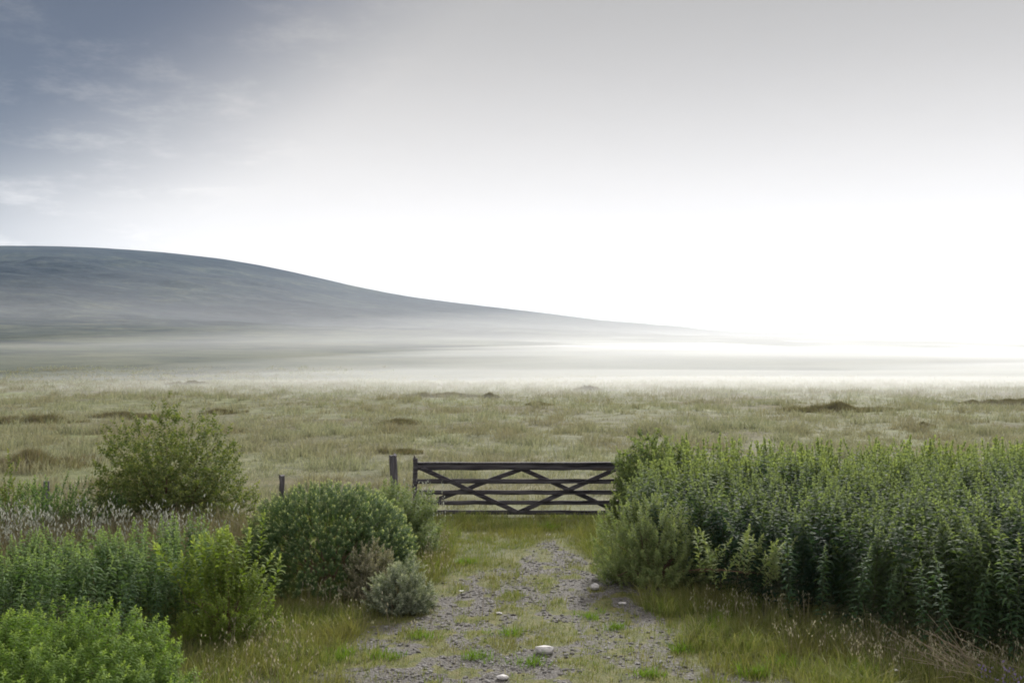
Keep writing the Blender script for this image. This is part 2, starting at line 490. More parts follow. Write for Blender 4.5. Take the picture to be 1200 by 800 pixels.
u = np.linspace(-1, 1, 701)
u = np.sign(u) * np.abs(u) ** 1.25
rows = np.concatenate([np.linspace(-60, 5, 40)[:-1], np.linspace(5, 24, 110)[:-1], 24 * (150 / 24.0) ** np.linspace(0, 1, 280)])
X = u[None] * (60 + 0.95 * np.maximum(rows, 0))[:, None]; Y = np.repeat(rows[:, None], len(u), 1)
g = Geo(); g.add(*grid_mesh(X, Y, gz(X, Y)))
ground = tag(g.build('ground', ground_mat(), smooth=True), 'pale rough moorland grass field beyond the gate and its verges', 'ground', kind='structure')
rows = 150 * (3200 / 150.0) ** np.linspace(0, 1, 420)
X = u[None] * (60 + 0.95 * rows)[:, None]; Y = np.repeat(rows[:, None], len(u), 1)
g = Geo(); g.add(*grid_mesh(X, Y, gz(X, Y)))
tag(g.build('hill', hill_mat(), smooth=True), 'long dark hill sloping down from the left into bright mist', 'hill', kind='structure')

px_ = np.linspace(-4.2, 4.4, 270); py_ = np.linspace(4.5, 18.8, 440)
X, Y = np.meshgrid(px_, py_)
m_ = gravel_mask(X, Y)
en = gravel_mask(X, Y, True) * sstep(18.8, 17.6, Y)
mv, mf = grid_mesh(X, Y, gz(X, Y) - 0.012 + 0.024 * sstep(0, .8, en))
mm = m_.ravel()
keep = (en.ravel()[mf].max(1) > 0.0)
g = Geo(); g.add(mv, mf[keep])
path = g.build('path', path_mat(), smooth=True)
a_ = path.data.attributes.new('gravel', 'FLOAT', 'POINT'); a_.data.foreach_set('value', mm.astype(np.float32))
tag(path, 'stony grey track with patchy grass leading up to the gate', 'path', kind='structure')

# pebbles on the track
rng = RS(7)


def stone_tmpl(seed, k=0.25):
    r = RS(seed)
    t = (1 + 5 ** .5) / 2
    v = np.array([[-1, t, 0], [1, t, 0], [-1, -t, 0], [1, -t, 0], [0, -1, t], [0, 1, t], [0, -1, -t], [0, 1, -t], [t, 0, -1], [t, 0, 1], [-t, 0, -1], [-t, 0, 1]]) / 1.9
    f = np.array([[0, 11, 5], [0, 5, 1], [0, 1, 7], [0, 7, 10], [0, 10, 11], [1, 5, 9], [5, 11, 4], [11, 10, 2], [10, 7, 6], [7, 1, 8], [3, 9, 4], [3, 4, 2], [3, 2, 6], [3, 6, 8], [3, 8, 9], [4, 9, 5], [2, 4, 11], [6, 2, 10], [8, 6, 7], [9, 8, 1]])
    v = v * (1 + r.uniform(-k, k, (12, 1))) * np.array([1.2, .85, .5])
    return v, f


PEB = [stone_tmpl(i) for i in range(8)]
n = 30000
x = rng.uniform(-2.6, 3.0, n); y = rng.uniform(6, 18, n)
k = gravel_mask(x, y) > rng.uniform(0.1, 1.0, n)
x, y = x[k], y[k]
s = 0.008 + 0.022 * rng.uniform(0, 1, len(x)) ** 4
P = np.stack([x, y, gz(x, y) + 0.012 + s * 0.15], 1)
D = np.stack([rng.normal(0, .15, len(x)), rng.normal(0, .15, len(x)), np.ones(len(x))], 1)
g = Geo(); g.add(*place(PEB, P, D, s, rng))
tag(g.build('gravel', M['pebble']), 'loose grey gravel scattered over the track', 'gravel', kind='stuff')


def rock(name, label, px, Y, w, h, seed, group=None):
    x = xa(px, Y)
    v, f = stone_tmpl(seed, 0.2)
    # one subdivision for a fuller, rounder yet faceted stone
    vs = [tuple(p) for p in v]; cache = {}; nf = []
    r = RS(seed + 50)

    def midp(a, b):
        key = (min(a, b), max(a, b))
        if key not in cache:
            p = (np.array(vs[a]) + np.array(vs[b])) / 2 * 1.10 * (1 + r.uniform(-.07, .07)); vs.append(tuple(p)); cache[key] = len(vs) - 1
        return cache[key]
    for a, b, c in f:
        ab, bc, ca = midp(a, b), midp(b, c), midp(c, a)
        nf += [[a, ab, ca], [b, bc, ab], [c, ca, bc], [ab, bc, ca]]
    v = np.array(vs); v = v / (v.max(0) - v.min(0)) * np.array([w, w * .7, h])
    v[:, 2] -= v[:, 2].min() + h * .12
    z = float(gz(x, Y)) + 0.012
    g = Geo(); g.add(v + np.array([x, Y, z]), np.array(nf))
    return tag(g.build(name, M['stone'], loc=(x, Y, z)), label, 'stone', group)


def Yof(py):
    return CAM_Z * F / (py - HORIZON)


GR = 'pale stones lying on the track'
rock('stone', 'large white rounded stone lying at the front of the track', 638, Yof(766), .20, .09, 1, GR)
rock('stone', 'white upright chunk of stone near the shrub on the edge of the track', 697, Yof(691), .12, .10, 2, GR)
rock('stone', 'small flat white stone at the bottom edge of the track', 589, Yof(795), .12, .05, 3, GR)
rock('stone', 'low grey-white stone sunk in the middle of the track', 585, Yof(717), .08, .03, 5, GR)
rock('stone', 'long grey stone at the foot of the sprouting shrub', 729, Yof(707), .10, .035, 8, GR)


# ------------------------------------------------------------------ boxes for wood
def box_between(g, a, b, w, t, up=(0, 0, 1), jit=0.004, seed=0, seg=8):
    """a rough-sawn board from a to b, width w (in the plane of up), thickness t; softly worn edges"""
    r = RS(seed)
    a = np.array(a, float); b = np.array(b, float)
    T = nrm(b - a); upv = np.array(up, float)
    S = nrm(np.cross(T, upv)); U = np.cross(S, T)
    c = min(w, t) * .14
    sec = [(-t / 2 + c, -w / 2), (t / 2 - c, -w / 2), (t / 2, -w / 2 + c), (t / 2, w / 2 - c), (t / 2 - c, w / 2), (-t / 2 + c, w / 2), (-t / 2, w / 2 - c), (-t / 2, -w / 2 + c)]
    vs = []
    for i in range(seg + 1):
        p = a + (b - a) * i / seg
        off = r.normal(0, jit, 2)
        for q in sec:
            e = r.normal(0, jit * .35, 2)
            vs.append(p + S * (q[0] + e[0]) + U * (q[1] + off[1] + e[1]))
    f = []
    for i in range(seg):
        for j in range(8):
            A = i * 8 + j; B = i * 8 + (j + 1) % 8
            f += [[A, B, B + 8], [A, B + 8, A + 8]]
    for j in range(1, 7):
        f.append([0, j + 1, j]); f.append([seg * 8, seg * 8 + j, seg * 8 + j + 1])
    g.add(vs, f)
    return g


GY = 19.5
GX0, GX1 = xa(487, GY), xa(727, GY)
gate = tag(empty('gate', (GX0, GY, 0)), 'dark weathered five-bar wooden field gate closed across the track', 'gate')
for i, (z, w) in enumerate([(.975, .135), (.69, .09), (.475, .085), (.275, .08), (.085, .085)]):
    g = box_between(Geo(), (GX0 + .03, GY, z), (GX1 - .03, GY, z), w, .045, seed=i, jit=.004, seg=14)
    g.build('top_rail' if i == 0 else 'rail', M['wood'], gate, (GX0 + .03, GY, z))
# weathered cap board on the top rail
g = box_between(Geo(), (GX0 + .05, GY - .008, 1.054), (GX1 - .02, GY - .008, 1.054), .018, .085, seed=12, jit=.002, seg=14)
g.build('rail_cap', M['greywood'], gate, (GX0 + .05, GY, 1.054))
xm = (GX0 + GX1) / 2
for nm, a, b, dy, sd in (('brace', (GX0 + .12, .95), (xm - .02, .10), -.045, 21), ('brace', (xm + .07, .93), (GX0 + .42, .33), .045, 22),
                         ('brace', (xm + .03, .10), (GX1 - .06, .95), -.045, 23), ('brace', (xm + .02, .95), (GX1 - .1, .12), .045, 24)):
    g = box_between(Geo(), (a[0], GY + dy, a[1]), (b[0], GY + dy, b[1]), .085, .035, seed=sd, jit=.003)
    br = g.build(nm, M['wood'], gate, (a[0], GY + dy, a[1]))
    for q in (.06, .5, .94):
        bx_, bz_ = a[0] + (b[0] - a[0]) * q, a[1] + (b[1] - a[1]) * q; sg = 1 if dy > 0 else -1
        g = Geo(); g.add(*tubes(np.array([[[bx_, GY + dy + sg * .015, bz_], [bx_, GY + dy + sg * .024, bz_], [bx_, GY + dy + sg * .026, bz_]]]), np.array([[.013, .011, .001]]), 8))
        bo = g.build('bolt', M['iron'], None, (bx_, GY + dy, bz_)); bo.parent = br; bo.location = Vector((bx_, GY + dy, bz_)) - Vector((a[0], GY + dy, a[1]))
for x_, top in ((GX0, 1.14), (GX1, 1.10)):
    g = box_between(Geo(), (x_, GY, .02), (x_, GY, top), .09, .07, up=(1, 0, 0), seed=31, jit=.004)
    g.build('stile', M['wood'], gate, (x_, GY, .02))
# iron latch spike on the left stile
g = Geo(); g.add(*tubes(np.array([[[GX0 - .01, GY, 1.10], [GX0 - .014, GY, 1.15], [GX0 - .022, GY, 1.20]]]), np.array([[.03, .026, .006]]), 6))
g.build('latch_spike', M['iron'], gate, (GX0, GY, 1.10))
g = Geo()
for z in (.93,):
    box_between(g, (GX1 + .12, GY - .045, z), (GX1 - .55, GY - .045 - .02, z), .05, .008, seed=3, jit=.001)
g.build('strap_hinge', M['iron'], gate, (GX1, GY, .93))


def post(px, Y, top, w, leanx, label, name='fence_post', seed=0, cat='post', group=None, d=None):
    x = px if d else xa(px, Y)
    z0 = float(gz(x, Y))
    r = RS(seed)
    k = 9; m = 8
    v = []
    for i in range(m):
        t = i / (m - 1); z = -.1 + (top - z0 + .1) * t
        for j in range(k):
            a = j / k * 2 * math.pi
            rr = w / 2 * (1 + .10 * r.randn() * (i > 0)) * (1.08 - .12 * t)
            v.append([math.cos(a) * rr + leanx * t, math.sin(a) * rr, z + (0.03 * r.randn() * w * 4 if i == m - 1 else 0)])
    v.append([leanx, 0, top - z0 - .1 + .1]); f = []
    for i in range(m - 1):
        for j in range(k):
            A = i * k + j; B = i * k + (j + 1) % k
            f += [[A, B, B + k], [A, B + k, A + k]]
    for j in range(k):
        f.append([(m - 1) * k + j, (m - 1) * k + (j + 1) % k, m * k])
    g = Geo(); g.add(np.array(v) + np.array([x, Y, z0]), f)
    return tag(g.build(name, M['greywood'], loc=(x, Y, z0)), label, cat, group)


post(465, 19.65, za(533, 19.65), .155, -.07, 'thick weathered gatepost leaning slightly beside the latch end of the gate', 'gate_post', 1)
post(GX1 + .2, 19.55, 1.2, .18, .0, 'wooden gatepost half buried in the leafy shrub at the gate', 'gate_post', 2, d=1)
post(332.5, 19.7, za(556, 19.7), .105, -.03, 'thin dark fence post poking up behind the domed bush', 'fence_post', 3, group='old fence posts')
post(56, 20.0, za(564, 20), .12, .0, 'short pale fence post top showing left of the big round shrub', 'fence_post', 4, group='old fence posts')


# ------------------------------------------------------------------ plants
def in_poly(x, y, poly):
    c = np.zeros(len(x), bool); j = len(poly) - 1
    for i in range(len(poly)):
        xi, yi = poly[i]; xj, yj = poly[j]
        c ^= ((yi > y) != (yj > y)) & (x < (xj - xi) * (y - yi) / (yj - yi + 1e-12) + xi)
        j = i
    return c


def scatter(poly, n, rng):
    p = np.array(poly); out = []
    lo, hi = p.min(0), p.max(0)
    x = rng.uniform(lo[0], hi[0], n * 6); y = rng.uniform(lo[1], hi[1], n * 6)
    k = in_poly(x, y, poly)
    return x[k][:n], y[k][:n]


def herb_bed(name, label, cat, poly, n, hfun, tmpl, mat, seed, lean=.11, kind='stuff', fat=1.0):
    rng = RS(seed)
    x, y = scatter(poly, n, rng)
    H = hfun(x, y) * rng.uniform(.84, 1.08, len(x))
    P = np.stack([x, y, gz(x, y)], 1)
    wl = np.where(rng.uniform(0, 1, len(x)) < .07, 3.5, 1.0) * lean      # a few stems blown over
    D = np.stack([rng.normal(0, 1, len(x)) * wl, rng.normal(0, 1, len(x)) * wl, np.ones(len(x))], 1)
    g = Geo(); st = RS(seed + 1)
    r1 = RS(seed + 2); r2 = RS(seed + 2)
    g.add(*place([t[0] for t in tmpl], P, D, H, r1))
    o = g.build(name, mat)
    tag(o, label, cat, kind=kind)
    g = Geo(); g.add(*place([t[1] for t in tmpl], P, D, H, r2))
    s_ = g.build('stem', M['stem'], o)
    if kind == 'stuff':
        s_['kind'] = 'stuff'
    return o


# --- the big thicket right of the gate
thicket_poly = [(2.15, 16.2), (1.75, 14.2), (2.2, 13.3), (2.8, 12.6), (3.4, 11.9), (4.1, 10.7), (5.0, 9.95), (7.5, 9.0), (12, 9.0), (13, 19.6), (2.6, 19.8), (2.35, 18)]


def th_h(x, y):
    return 1.40 + .16 * (fbm(x * .7, y * .7, 71, 3) - .5) * 2 + .10 * sstep(3, 7, x) + .06 * sstep(15, 19, y)


herb_bed('willowherb_thicket', 'dense dark green thicket of tall leafy herbs right of the gate', 'thicket', [p for p in thicket_poly[:-3]] + [(12, 16.6), (2.2, 16.6)], 1450, th_h, HERB, M['herb'], 900)

herb_bed('tall_weeds', 'yellow-green growth along the back edge of the thicket, coloured paler as if backlit', 'weeds', [(2.15, 15.6), (12, 15.6), (12, 19.6), (2.5, 19.6), (2.3, 18)], 900,
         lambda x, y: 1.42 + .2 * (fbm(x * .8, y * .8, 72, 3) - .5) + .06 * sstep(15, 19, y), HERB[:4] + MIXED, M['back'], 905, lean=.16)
# distinct single plants along the front of the thicket
HM = []
for i in range(6):
    lv, st = HERB[i]
    g = Geo(); g.add(*lv); g2 = Geo(); g2.add(*st)
    HM.append((g.mesh('leaves', M['herb_cool']), g2.mesh('stem', M['stem'])))


def herb_plant(px, Y, H, i, label, group, leanx=0.0, rot=None):
    x = xa(px, Y); e = empty('willowherb', (x, Y, float(gz(x, Y))))
    e.rotation_euler = (0, leanx, i * 1.3 if rot is None else rot); e.scale = (H, H, H)
    tag(e, label, 'plant', group)
    for nm, me in zip(('leaves', 'stem'), HM[i % 6]):
        o = bpy.data.objects.new(nm, me); COL.objects.link(o); o.parent = e
    return e


GF = 'single willowherb stems standing in front of the thicket'
fronts = [(923, 11.45, 1.15, 'tallest blue-green willowherb just right of the sprouting shrub'),
          (961, 11.1, .98, 'slender willowherb standing second from the sprouting shrub'),
          (1000, 10.75, 1.08, 'bushy willowherb third along the thicket front from the shrub'),
          (1036, 10.5, .86, 'short willowherb in the middle of the thicket front'),
          (1077, 10.2, 1.02, 'yellow-tipped willowherb fifth along the thicket front'),
          (1106, 10.0, 1.18, 'tall willowherb with bright tip left of the fallen dead stalks'),
          (1142, 9.9, 1.05, 'willowherb standing behind the fallen dead stalks'),
          (1186, 9.7, 1.2, 'tall dark willowherb nearest the right edge of the photo'),
          (888, 12.1, .95, 'low willowherb half hidden behind the pale sprays of the shrub')]
for i, (px, Y, H, lab) in enumerate(fronts):
    herb_plant(px, Y, H, i, lab, GF, leanx=.05 * math.sin(i * 2.1))

# --- left row of herbs and the ferny clump in the corner
row_poly = [(-8.2, 13.2), (-8.0, 10.4), (-5.6, 10.0), (-4.2, 10.4), (-3.5, 10.9), (-3.45, 12.4), (-4.4, 13.0)]
herb_bed('willowherb_bed', 'waist-high light green herbs massed in a row behind the ferny corner clump', 'thicket', row_poly, 330,
         lambda x, y: .93 + .13 * sstep(-5.6, -4.2, x) + .08 * (vnoise(x * 1.2, y * 1.2, 3) - .5), HERB, M['leftrow'], 910)
GL = 'single willowherb stems in the row on the left'
for i, (px, Y, H, lab) in enumerate([(45, 9.85, .78, 'leafy stem sticking up at the left end of the herb row'),
                                     (92, 9.9, .86, 'pale pointed stem above the ferny clump, second in the herb row'),
                                     (143, 9.95, .95, 'tallest pale stem in the middle of the herb row'),
                                     (190, 10.2, .8, 'short pale stem left of the yellow-green bush')]):
    herb_plant(px, Y, H, i + 1, lab, GL)



def dome(rng, n, c, R, shell=.45, zmin=.05, lumpy=.26):
    """points in the outer shell of an ellipsoidal dome and outward directions"""
    d = nrm(rng.normal(0, 1, (n, 3))); d[:, 2] = np.abs(d[:, 2])
    r = 1 - shell * rng.uniform(0, 1, n) ** 1.3
    lump = 1 - lumpy / 2 + lumpy * vnoise(np.arctan2(d[:, 1], d[:, 0]) * 1.6 + 7 + c[0], d[:, 2] * 3.5 + c[1], 5)
    q = np.linalg.norm(d[:, :2], axis=1, keepdims=True) + 1e-6
    d2 = np.concatenate([d[:, :2] / q * np.sqrt(1 - d[:, 2:] ** 3.2), d[:, 2:]], 1)
    p = d2 * (r * lump)[:, None] * np.array(R)
    p[:, 2] = np.maximum(p[:, 2], zmin)
    return p + np.array(c), d


def shrub(name, label, px, Y, R, n, tmpl, mat, seed, s=(.28, .4), upw=1.0, nb=12, twig='twig', shell=.5, cat='bush', leaf='leaves', lumpy=.26, wild=.25, extra=None):
    """woody shrub: branches from the foot out to the dome, leafy shoots over it"""
    rng = RS(seed); x = xa(px, Y); z = float(gz(x, Y))
    e = tag(empty(name, (x, Y, z)), label, cat)
    P, D = dome(rng, n, (x, Y, z), R, shell, lumpy=lumpy)
    D = D + np.array([0, 0, upw]) + rng.normal(0, wild, D.shape)
    S = rng.uniform(s[0], s[1], n)
    P = P - nrm(D) * (S * .55)[:, None]
    P[:, 2] = np.maximum(P[:, 2], z)
    if extra is not None:
        Pe, De, Se = extra
        P = np.concatenate([P, Pe]); D = np.concatenate([D, De]); S = np.concatenate([S, Se])
    g = Geo(); g.add(*place([t[0] for t in tmpl], P, D, S, RS(seed + 1))); g.build(leaf, mat, e, (x, Y, z))
    # branches
    g = Geo(); g.add(*place([t[1] for t in tmpl], P, D, S, RS(seed + 1)))
    k = RS(seed + 3).choice(len(P), nb * 4, replace=len(P) < nb * 4)
    ends = P[k]
    foot = np.array([x, Y, z - .03]) + np.concatenate([rng.normal(0, .09, (len(k), 2)) * R[0], np.zeros((len(k), 1))], 1)
    t = np.linspace(0, 1, 6)[None, :, None]
    mid = foot * .55 + ends * .45 + np.array([0, 0, .22 * R[2]])
    paths = (1 - t) ** 2 * foot[:, None] + 2 * t * (1 - t) * mid[:, None] + t ** 2 * ends[:, None]
    paths += rng.normal(0, .012, paths.shape) * t
    rad = np.linspace(1, .3, 6)[None] * rng.uniform(.005, .013, (len(k), 1))
    g.add(*tubes(paths, rad, 4))
    g.build('branches', M[twig], e, (x, Y, z))
    return e


shrub('fern_clump', 'bright green leafy mound filling the bottom left corner', 10, 7.9, (1.42, 1.1, .98), 1500, FERN, M['ferny'], 920, s=(.2, .34), upw=.9, shell=.4, lumpy=.16, cat='fern clump')
shrub('bush', 'domed dark green bush with pale tips left of the track', 386, 13.75, (1.22, 1.15, 1.34), 3000, ROSE, M['domed'], 930, s=(.12, .19), upw=.6, shell=.26, lumpy=.06)
shrub('bush', 'low pale green bush between the domed bush and the gate', 462, 15.6, (.78, 1.0, 1.12), 520, ROSE, M['pale'], 940, s=(.2, .34), upw=1.0, shell=.5)
shrub('willow_shrub', 'big loose round shrub with small yellowish leaves and reddish branches', 200, 17.2, (1.42, 1.2, 2.25), 2600, LEAFY, M['willow'], 950, s=(.15, .27), upw=.35, wild=.6, nb=34, shell=.75)
shrub('bush', 'low leafy green bush at the left edge beyond the lilac plumes', 40, 16.2, (1.75, .9, 1.08), 620, TWIG, M['leftrow'], 960, s=(.25, .4), upw=1.0)
shrub('sapling', 'thin leafy sapling rising at the left edge of the photo', 12, 15.6, (.26, .26, 1.55), 42, TWIG, M['willow'], 965, s=(.25, .45), upw=.8, nb=5, cat='sapling', shell=.8)
rng = RS(77)
xs = xa(268, 10.8)
Pe = np.array([[xs, 10.8, 0.45]]) + rng.normal(0, 1, (26, 3)) * [.28, .2, .15]; De = np.stack([(Pe[:, 0] - xs) * 1.0, rng.normal(0, .1, 26), np.ones(26)], 1)
shrub('bush', 'upright yellow-green bush in front of the herb row', 268, 10.8, (.52, .45, 1.0), 240, SPRIG, M['yellow'], 970, s=(.2, .34), upw=1.5, nb=10, extra=(Pe, De, rng.uniform(.5, .75, 26)))
shrub('gorse_bush', 'small grey-green spiny bush standing at the edge of the track', 472, 12.1, (.38, .34, .62), 420, SPINY, M['spiny'], 980, s=(.12, .2), upw=.5, nb=6, shell=.6, lumpy=.5, wild=.45)
shrub('gorse_bush', 'low brownish spiny bush tucked behind the grey-green one', 436, 12.7, (.33, .28, .74), 260, SPINY, M['spiny_brown'], 985, s=(.13, .22), upw=.9, nb=6, shell=.7)
shrub('bush', 'leafy shrub swallowing the hinge end of the gate', 763, 18.7, (.78, .7, 1.62), 1500, LEAFY, M['back'], 990, s=(.14, .24), upw=.4, wild=.5, nb=10)
x0 = xa(770, 13.6)
rng = RS(78)
Pe = np.stack([rng.uniform(x0 + .2, x0 + 1.25, 22), rng.uniform(11.75, 12.2, 22), rng.uniform(.3, .55, 22)], 1); De = np.stack([rng.normal(.15, .25, 22), rng.normal(-.15, .1, 22), np.ones(22)], 1)
shrub('bush', 'pale sprouting shrub where the thicket meets the track', 765, 13.7, (.9, .8, 1.16), 620, SPRIG, M['sprout'], 995, s=(.22, .36), upw=1.1, nb=12, extra=(Pe, De, rng.uniform(.35, .6, 22)))


# ------------------------------------------------------------------ grasses (nobody could count them)
def grass(name, label, x, y, nb, h, spread, w, mat, seed, leanr=.35, wind=(0.05, 0), hvar=.35, dens=None, zoff=0.0):
    rng = RS(seed)
    n = len(x)
    h = np.broadcast_to(h, n)
    X = np.repeat(x, nb) + rng.normal(0, 1, n * nb) * np.repeat(np.broadcast_to(spread, n), nb)
    Y = np.repeat(y, nb) + rng.normal(0, 1, n * nb) * np.repeat(np.broadcast_to(spread, n), nb)
    H = np.repeat(h, nb) * np.clip(rng.normal(1, hvar, n * nb), .25, 1.8)
    dx = (X - np.repeat(x, nb)); dy = (Y - np.repeat(y, nb))
    sp = np.repeat(np.broadcast_to(spread, n), nb) + 1e-6
    lean = np.stack([dx / sp * leanr * .5 + rng.normal(wind[0], leanr * .5, n * nb), dy / sp * leanr * .5 + rng.normal(wind[1], leanr * .5, n * nb)], 1)
    P = np.stack([X, Y, gz(X, Y) + zoff], 1)
    g = Geo(); g.add(*blades(P, H, lean, np.repeat(np.broadcast_to(w, n), nb), rng))
    o = g.build(name, mat)
    return tag(o, label, 'grass', kind='stuff')


rng = RS(11)
# short turf of the verges and between the wheel marks
n = 60000
x = rng.uniform(-4.6, 9, n); y = 6 + 13.8 * rng.uniform(0, 1, n) ** .9
k = (gravel_mask(x, y) < rng.uniform(0.0, .75, n)) & (~in_poly(x, y, [(p[0] + .3, p[1] + .4) for p in thicket_poly])) & (np.abs(x) < .56 * y + .5)
k &= (fbm(x * 1.1, y * 1.1, 61, 3) + rng.uniform(-.2, .25, n)) > .40
x, y = x[k], y[k]
near_path = np.exp(-(np.maximum(np.abs(x - .3) - 1.2, 0) / .9) ** 2)
h = .045 + .10 * (1 - near_path) * rng.uniform(.5, 1, len(x)) + .04 * sstep(.5, .7, fbm(x * 2, y * 2, 63, 3)) + .045 * sstep(16.5, 18, y)
grass('verge_grass', 'short green and straw turf along the verges and centre of the track', x, y, 5, h, .035, .006, M['verge'], 12)
xs_ = rng.uniform(-2.2, 2.8, 4200); ys_ = rng.uniform(7, 18, 4200)
kk = fbm(xs_ * 2.5, ys_ * 2.0, 66, 3) > .46
grass('verge_grass', 'sparse small tufts growing through the gravel of the track', xs_[kk], ys_[kk], 6, .05, .03, .006, M['verge'], 15, leanr=.8)
# taller grass left and right of the track
def ring(cx, cy, rx, ry, n, rng):
    a = rng.uniform(0, 2 * np.pi, n); r = np.sqrt(rng.uniform(0, 1, n))
    return cx + rx * r * np.cos(a), cy + ry * r * np.sin(a)


parts = [ring(-2.5, 11.1, .8, 1.1, 760, rng), ring(-2.5, 9.3, .7, 1.6, 760, rng), ring(-1.4, 15.5, .5, 2.6, 600, rng), ring(-1.6, 13.5, .3, .5, 90, rng),
         ring(3.0, 10.7, 1.3, .6, 420, rng), ring(4.6, 9.2, 2.2, .6, 600, rng), ring(2.1, 12.3, .8, .5, 260, rng), ring(.3, 17.8, 2.2, .8, 170, rng), ring(-1.7, 8.2, .6, 1.4, 300, rng), ring(2.6, 9.2, .8, 1.2, 260, rng), ring(.0, 13, .5, 2.5, 60, rng), ring(1.6, 16.6, .5, 1.8, 350, rng)]
x = np.concatenate([p[0] for p in parts]); y = np.concatenate([p[1] for p in parts])
k = gravel_mask(x, y) < .35; x, y = x[k], y[k]
hl = np.where((x < -1.9) & (y > 9.8), .62, 1.0)
grass('tall_grass', 'ankle-high mixed grass fringing the track and the bushes', x, y, 9, hl * (.11 + .16 * rng.uniform(0, 1, len(x)) ** 1.5), .06, .006, M['verge'], 13, leanr=.7)
# bright green tufts
tuf = [(405, 768, .12), (842, 742, .16), (915, 777, .14), (560, 772, .12), (598, 742, .10), (800, 762, .10), (720, 735, .09), (455, 768, .1), (495, 745, .10),
       (620, 778, .11), (845, 728, .14), (470, 705, .16), (690, 722, .1), (880, 790, .14), (1010, 790, .14), (760, 790, .09), (545, 660, .12), (640, 620, .18), (730, 640, .16)]
x = np.concatenate([xa(a, Yof(b)) + rng.normal(0, .07, 16) for a, b, c in tuf]); y = np.concatenate([Yof(b) + rng.normal(0, .07, 16) for a, b, c in tuf])
grass('lush_grass', 'bright green grass tufts dotted over the track', x, y, 9, np.repeat([c for a, b, c in tuf], 16) * .85, .035, .007, M['lush'], 14, leanr=.7)


# seed heads
def seedheads(name, label, x, y, H, mat, seed, L=.07, W=.018, nh=4, spread=.02, cat='grass', stalk=M['dead']):
    rng = RS(seed); n = len(x)
    z = gz(x, y)
    lean = rng.normal(0, .16, (n, 2)) * H[:, None]
    top = np.stack([x + lean[:, 0], y + lean[:, 1], z + H], 1); bot = np.stack([x, y, z], 1)
    mid = bot * .5 + top * .5 + np.array([0, 0, .03]) - np.concatenate([lean * .15, np.zeros((n, 1))], 1)
    g = Geo()
    P = np.repeat(top, nh, 0) + rng.normal(0, spread, (n * nh, 3)) * [1, 1, 1.6] - np.array([0, 0, L * .5])
    D = np.stack([rng.normal(0, .35, n * nh), rng.normal(0, .35, n * nh), np.ones(n * nh)], 1)
    g.add(*leaves(P, D, L * rng.uniform(.7, 1.2, n * nh), W, rng, .1, .4))
    o = tag(g.build(name, mat), label, cat, kind='stuff')
    g = Geo(); g.add(*tubes(np.stack([bot, mid, top], 1), np.tile([.0022, .0017, .001], (n, 1)), 3))
    s_ = g.build('stalks', stalk, o); s_['kind'] = 'stuff'
    return o


rng = RS(21)
a = [ring(3.7, 10.3, 1.0, .45, 130, rng), ring(4.6, 9.5, 1.3, .4, 190, rng), ring(2.7, 11.5, .7, .5, 70, rng)]
x = np.concatenate([p[0] for p in a]); y = np.concatenate([p[1] for p in a])
seedheads('seeding_grass', 'brown and buff seed heads along the foot of the thicket', x, y, rng.uniform(.12, .36, len(x)), M['seed'], 22, L=.04, W=.012, nh=4)
a = [ring(-2.55, 10.0, .6, .8, 80, rng), ring(-2.3, 8.6, .6, 1.2, 110, rng), ring(-2.1, 12.2, .6, .5, 50, rng), ring(-1.2, 15.2, .35, 2, 130, rng), ring(-.9, 11, .9, 3, 60, rng)]
x = np.concatenate([p[0] for p in a]); y = np.concatenate([p[1] for p in a])
seedheads('seeding_grass', 'pale seed heads in the long grass below the domed bush', x, y, rng.uniform(.14, .36, len(x)), M['seed'], 23, L=.045, W=.012, nh=3)
cx_ = [(-7.0, 14.0, .4, 80), (-6.2, 14.0, .4, 22), (-5.3, 14.2, .45, 60), (-4.4, 14.0, .35, 30), (-8.0, 14.6, .5, 26), (-1.55, 17.4, .22, 26)]
x = np.concatenate([a + rng.normal(0, c, q) for a, b, c, q in cx_]); y = np.concatenate([b + rng.normal(0, .35, q) for a, b, c, q in cx_])
seedheads('plume_grass', 'lilac-grey feathery plumes in front of the big round shrub', x, y, rng.uniform(.4, .95, len(x)), M['plume'], 24, L=.07, W=.02, nh=9, spread=.045)
# grass and plants below the plumes
x = rng.uniform(-9, -3.8, 2600); y = rng.uniform(12.8, 16.5, 2600)
grass('tall_grass', 'dim rank grass under the lilac plumes', x, y, 8, .5, .08, .012, M['rush'], 26, leanr=.4)
# lilac flowers at the right corner
x, y = ring(4.6, 9.05, .4, .2, 26, rng)
seedheads('heath_flowers', 'small lilac flowers low in the right-hand corner of the verge', x, y, rng.uniform(.08, .22, len(x)), M['lilac'], 27, L=.035, W=.02, nh=6, spread=.02, cat='flowers', stalk=M['stem'])


def flower(px, py, H, label):
    Y = Yof(py); x = xa(px, Y); z = float(gz(x, Y)); rng = RS(int(px))
    e = tag(empty('wildflower', (x, Y, z)), label, 'flower', 'white wildflowers on the verge')
    a = np.arange(9) / 9 * 2 * np.pi
    D = np.stack([np.cos(a), np.sin(a), .5 + 0 * a], 1)
    g = Geo(); g.add(*leaves(np.tile([x, Y, z + H], (9, 1)), D, .04, .02, rng, .1)); g.build('petals', M['white_petal'], e, (x, Y, z + H))
    g = Geo(); g.add(*tubes(np.array([[[x, Y, z], [x + .005, Y, z + H / 2], [x, Y, z + H]]]), np.array([[.003, .0025, .002]]), 4)); g.build('stem', M['stem'], e, (x, Y, z))


flower(1047, 795, .10, 'single white flower low on the right-hand verge')
flower(541, 700, .10, 'tiny white flower in the grass by the spiny bush')

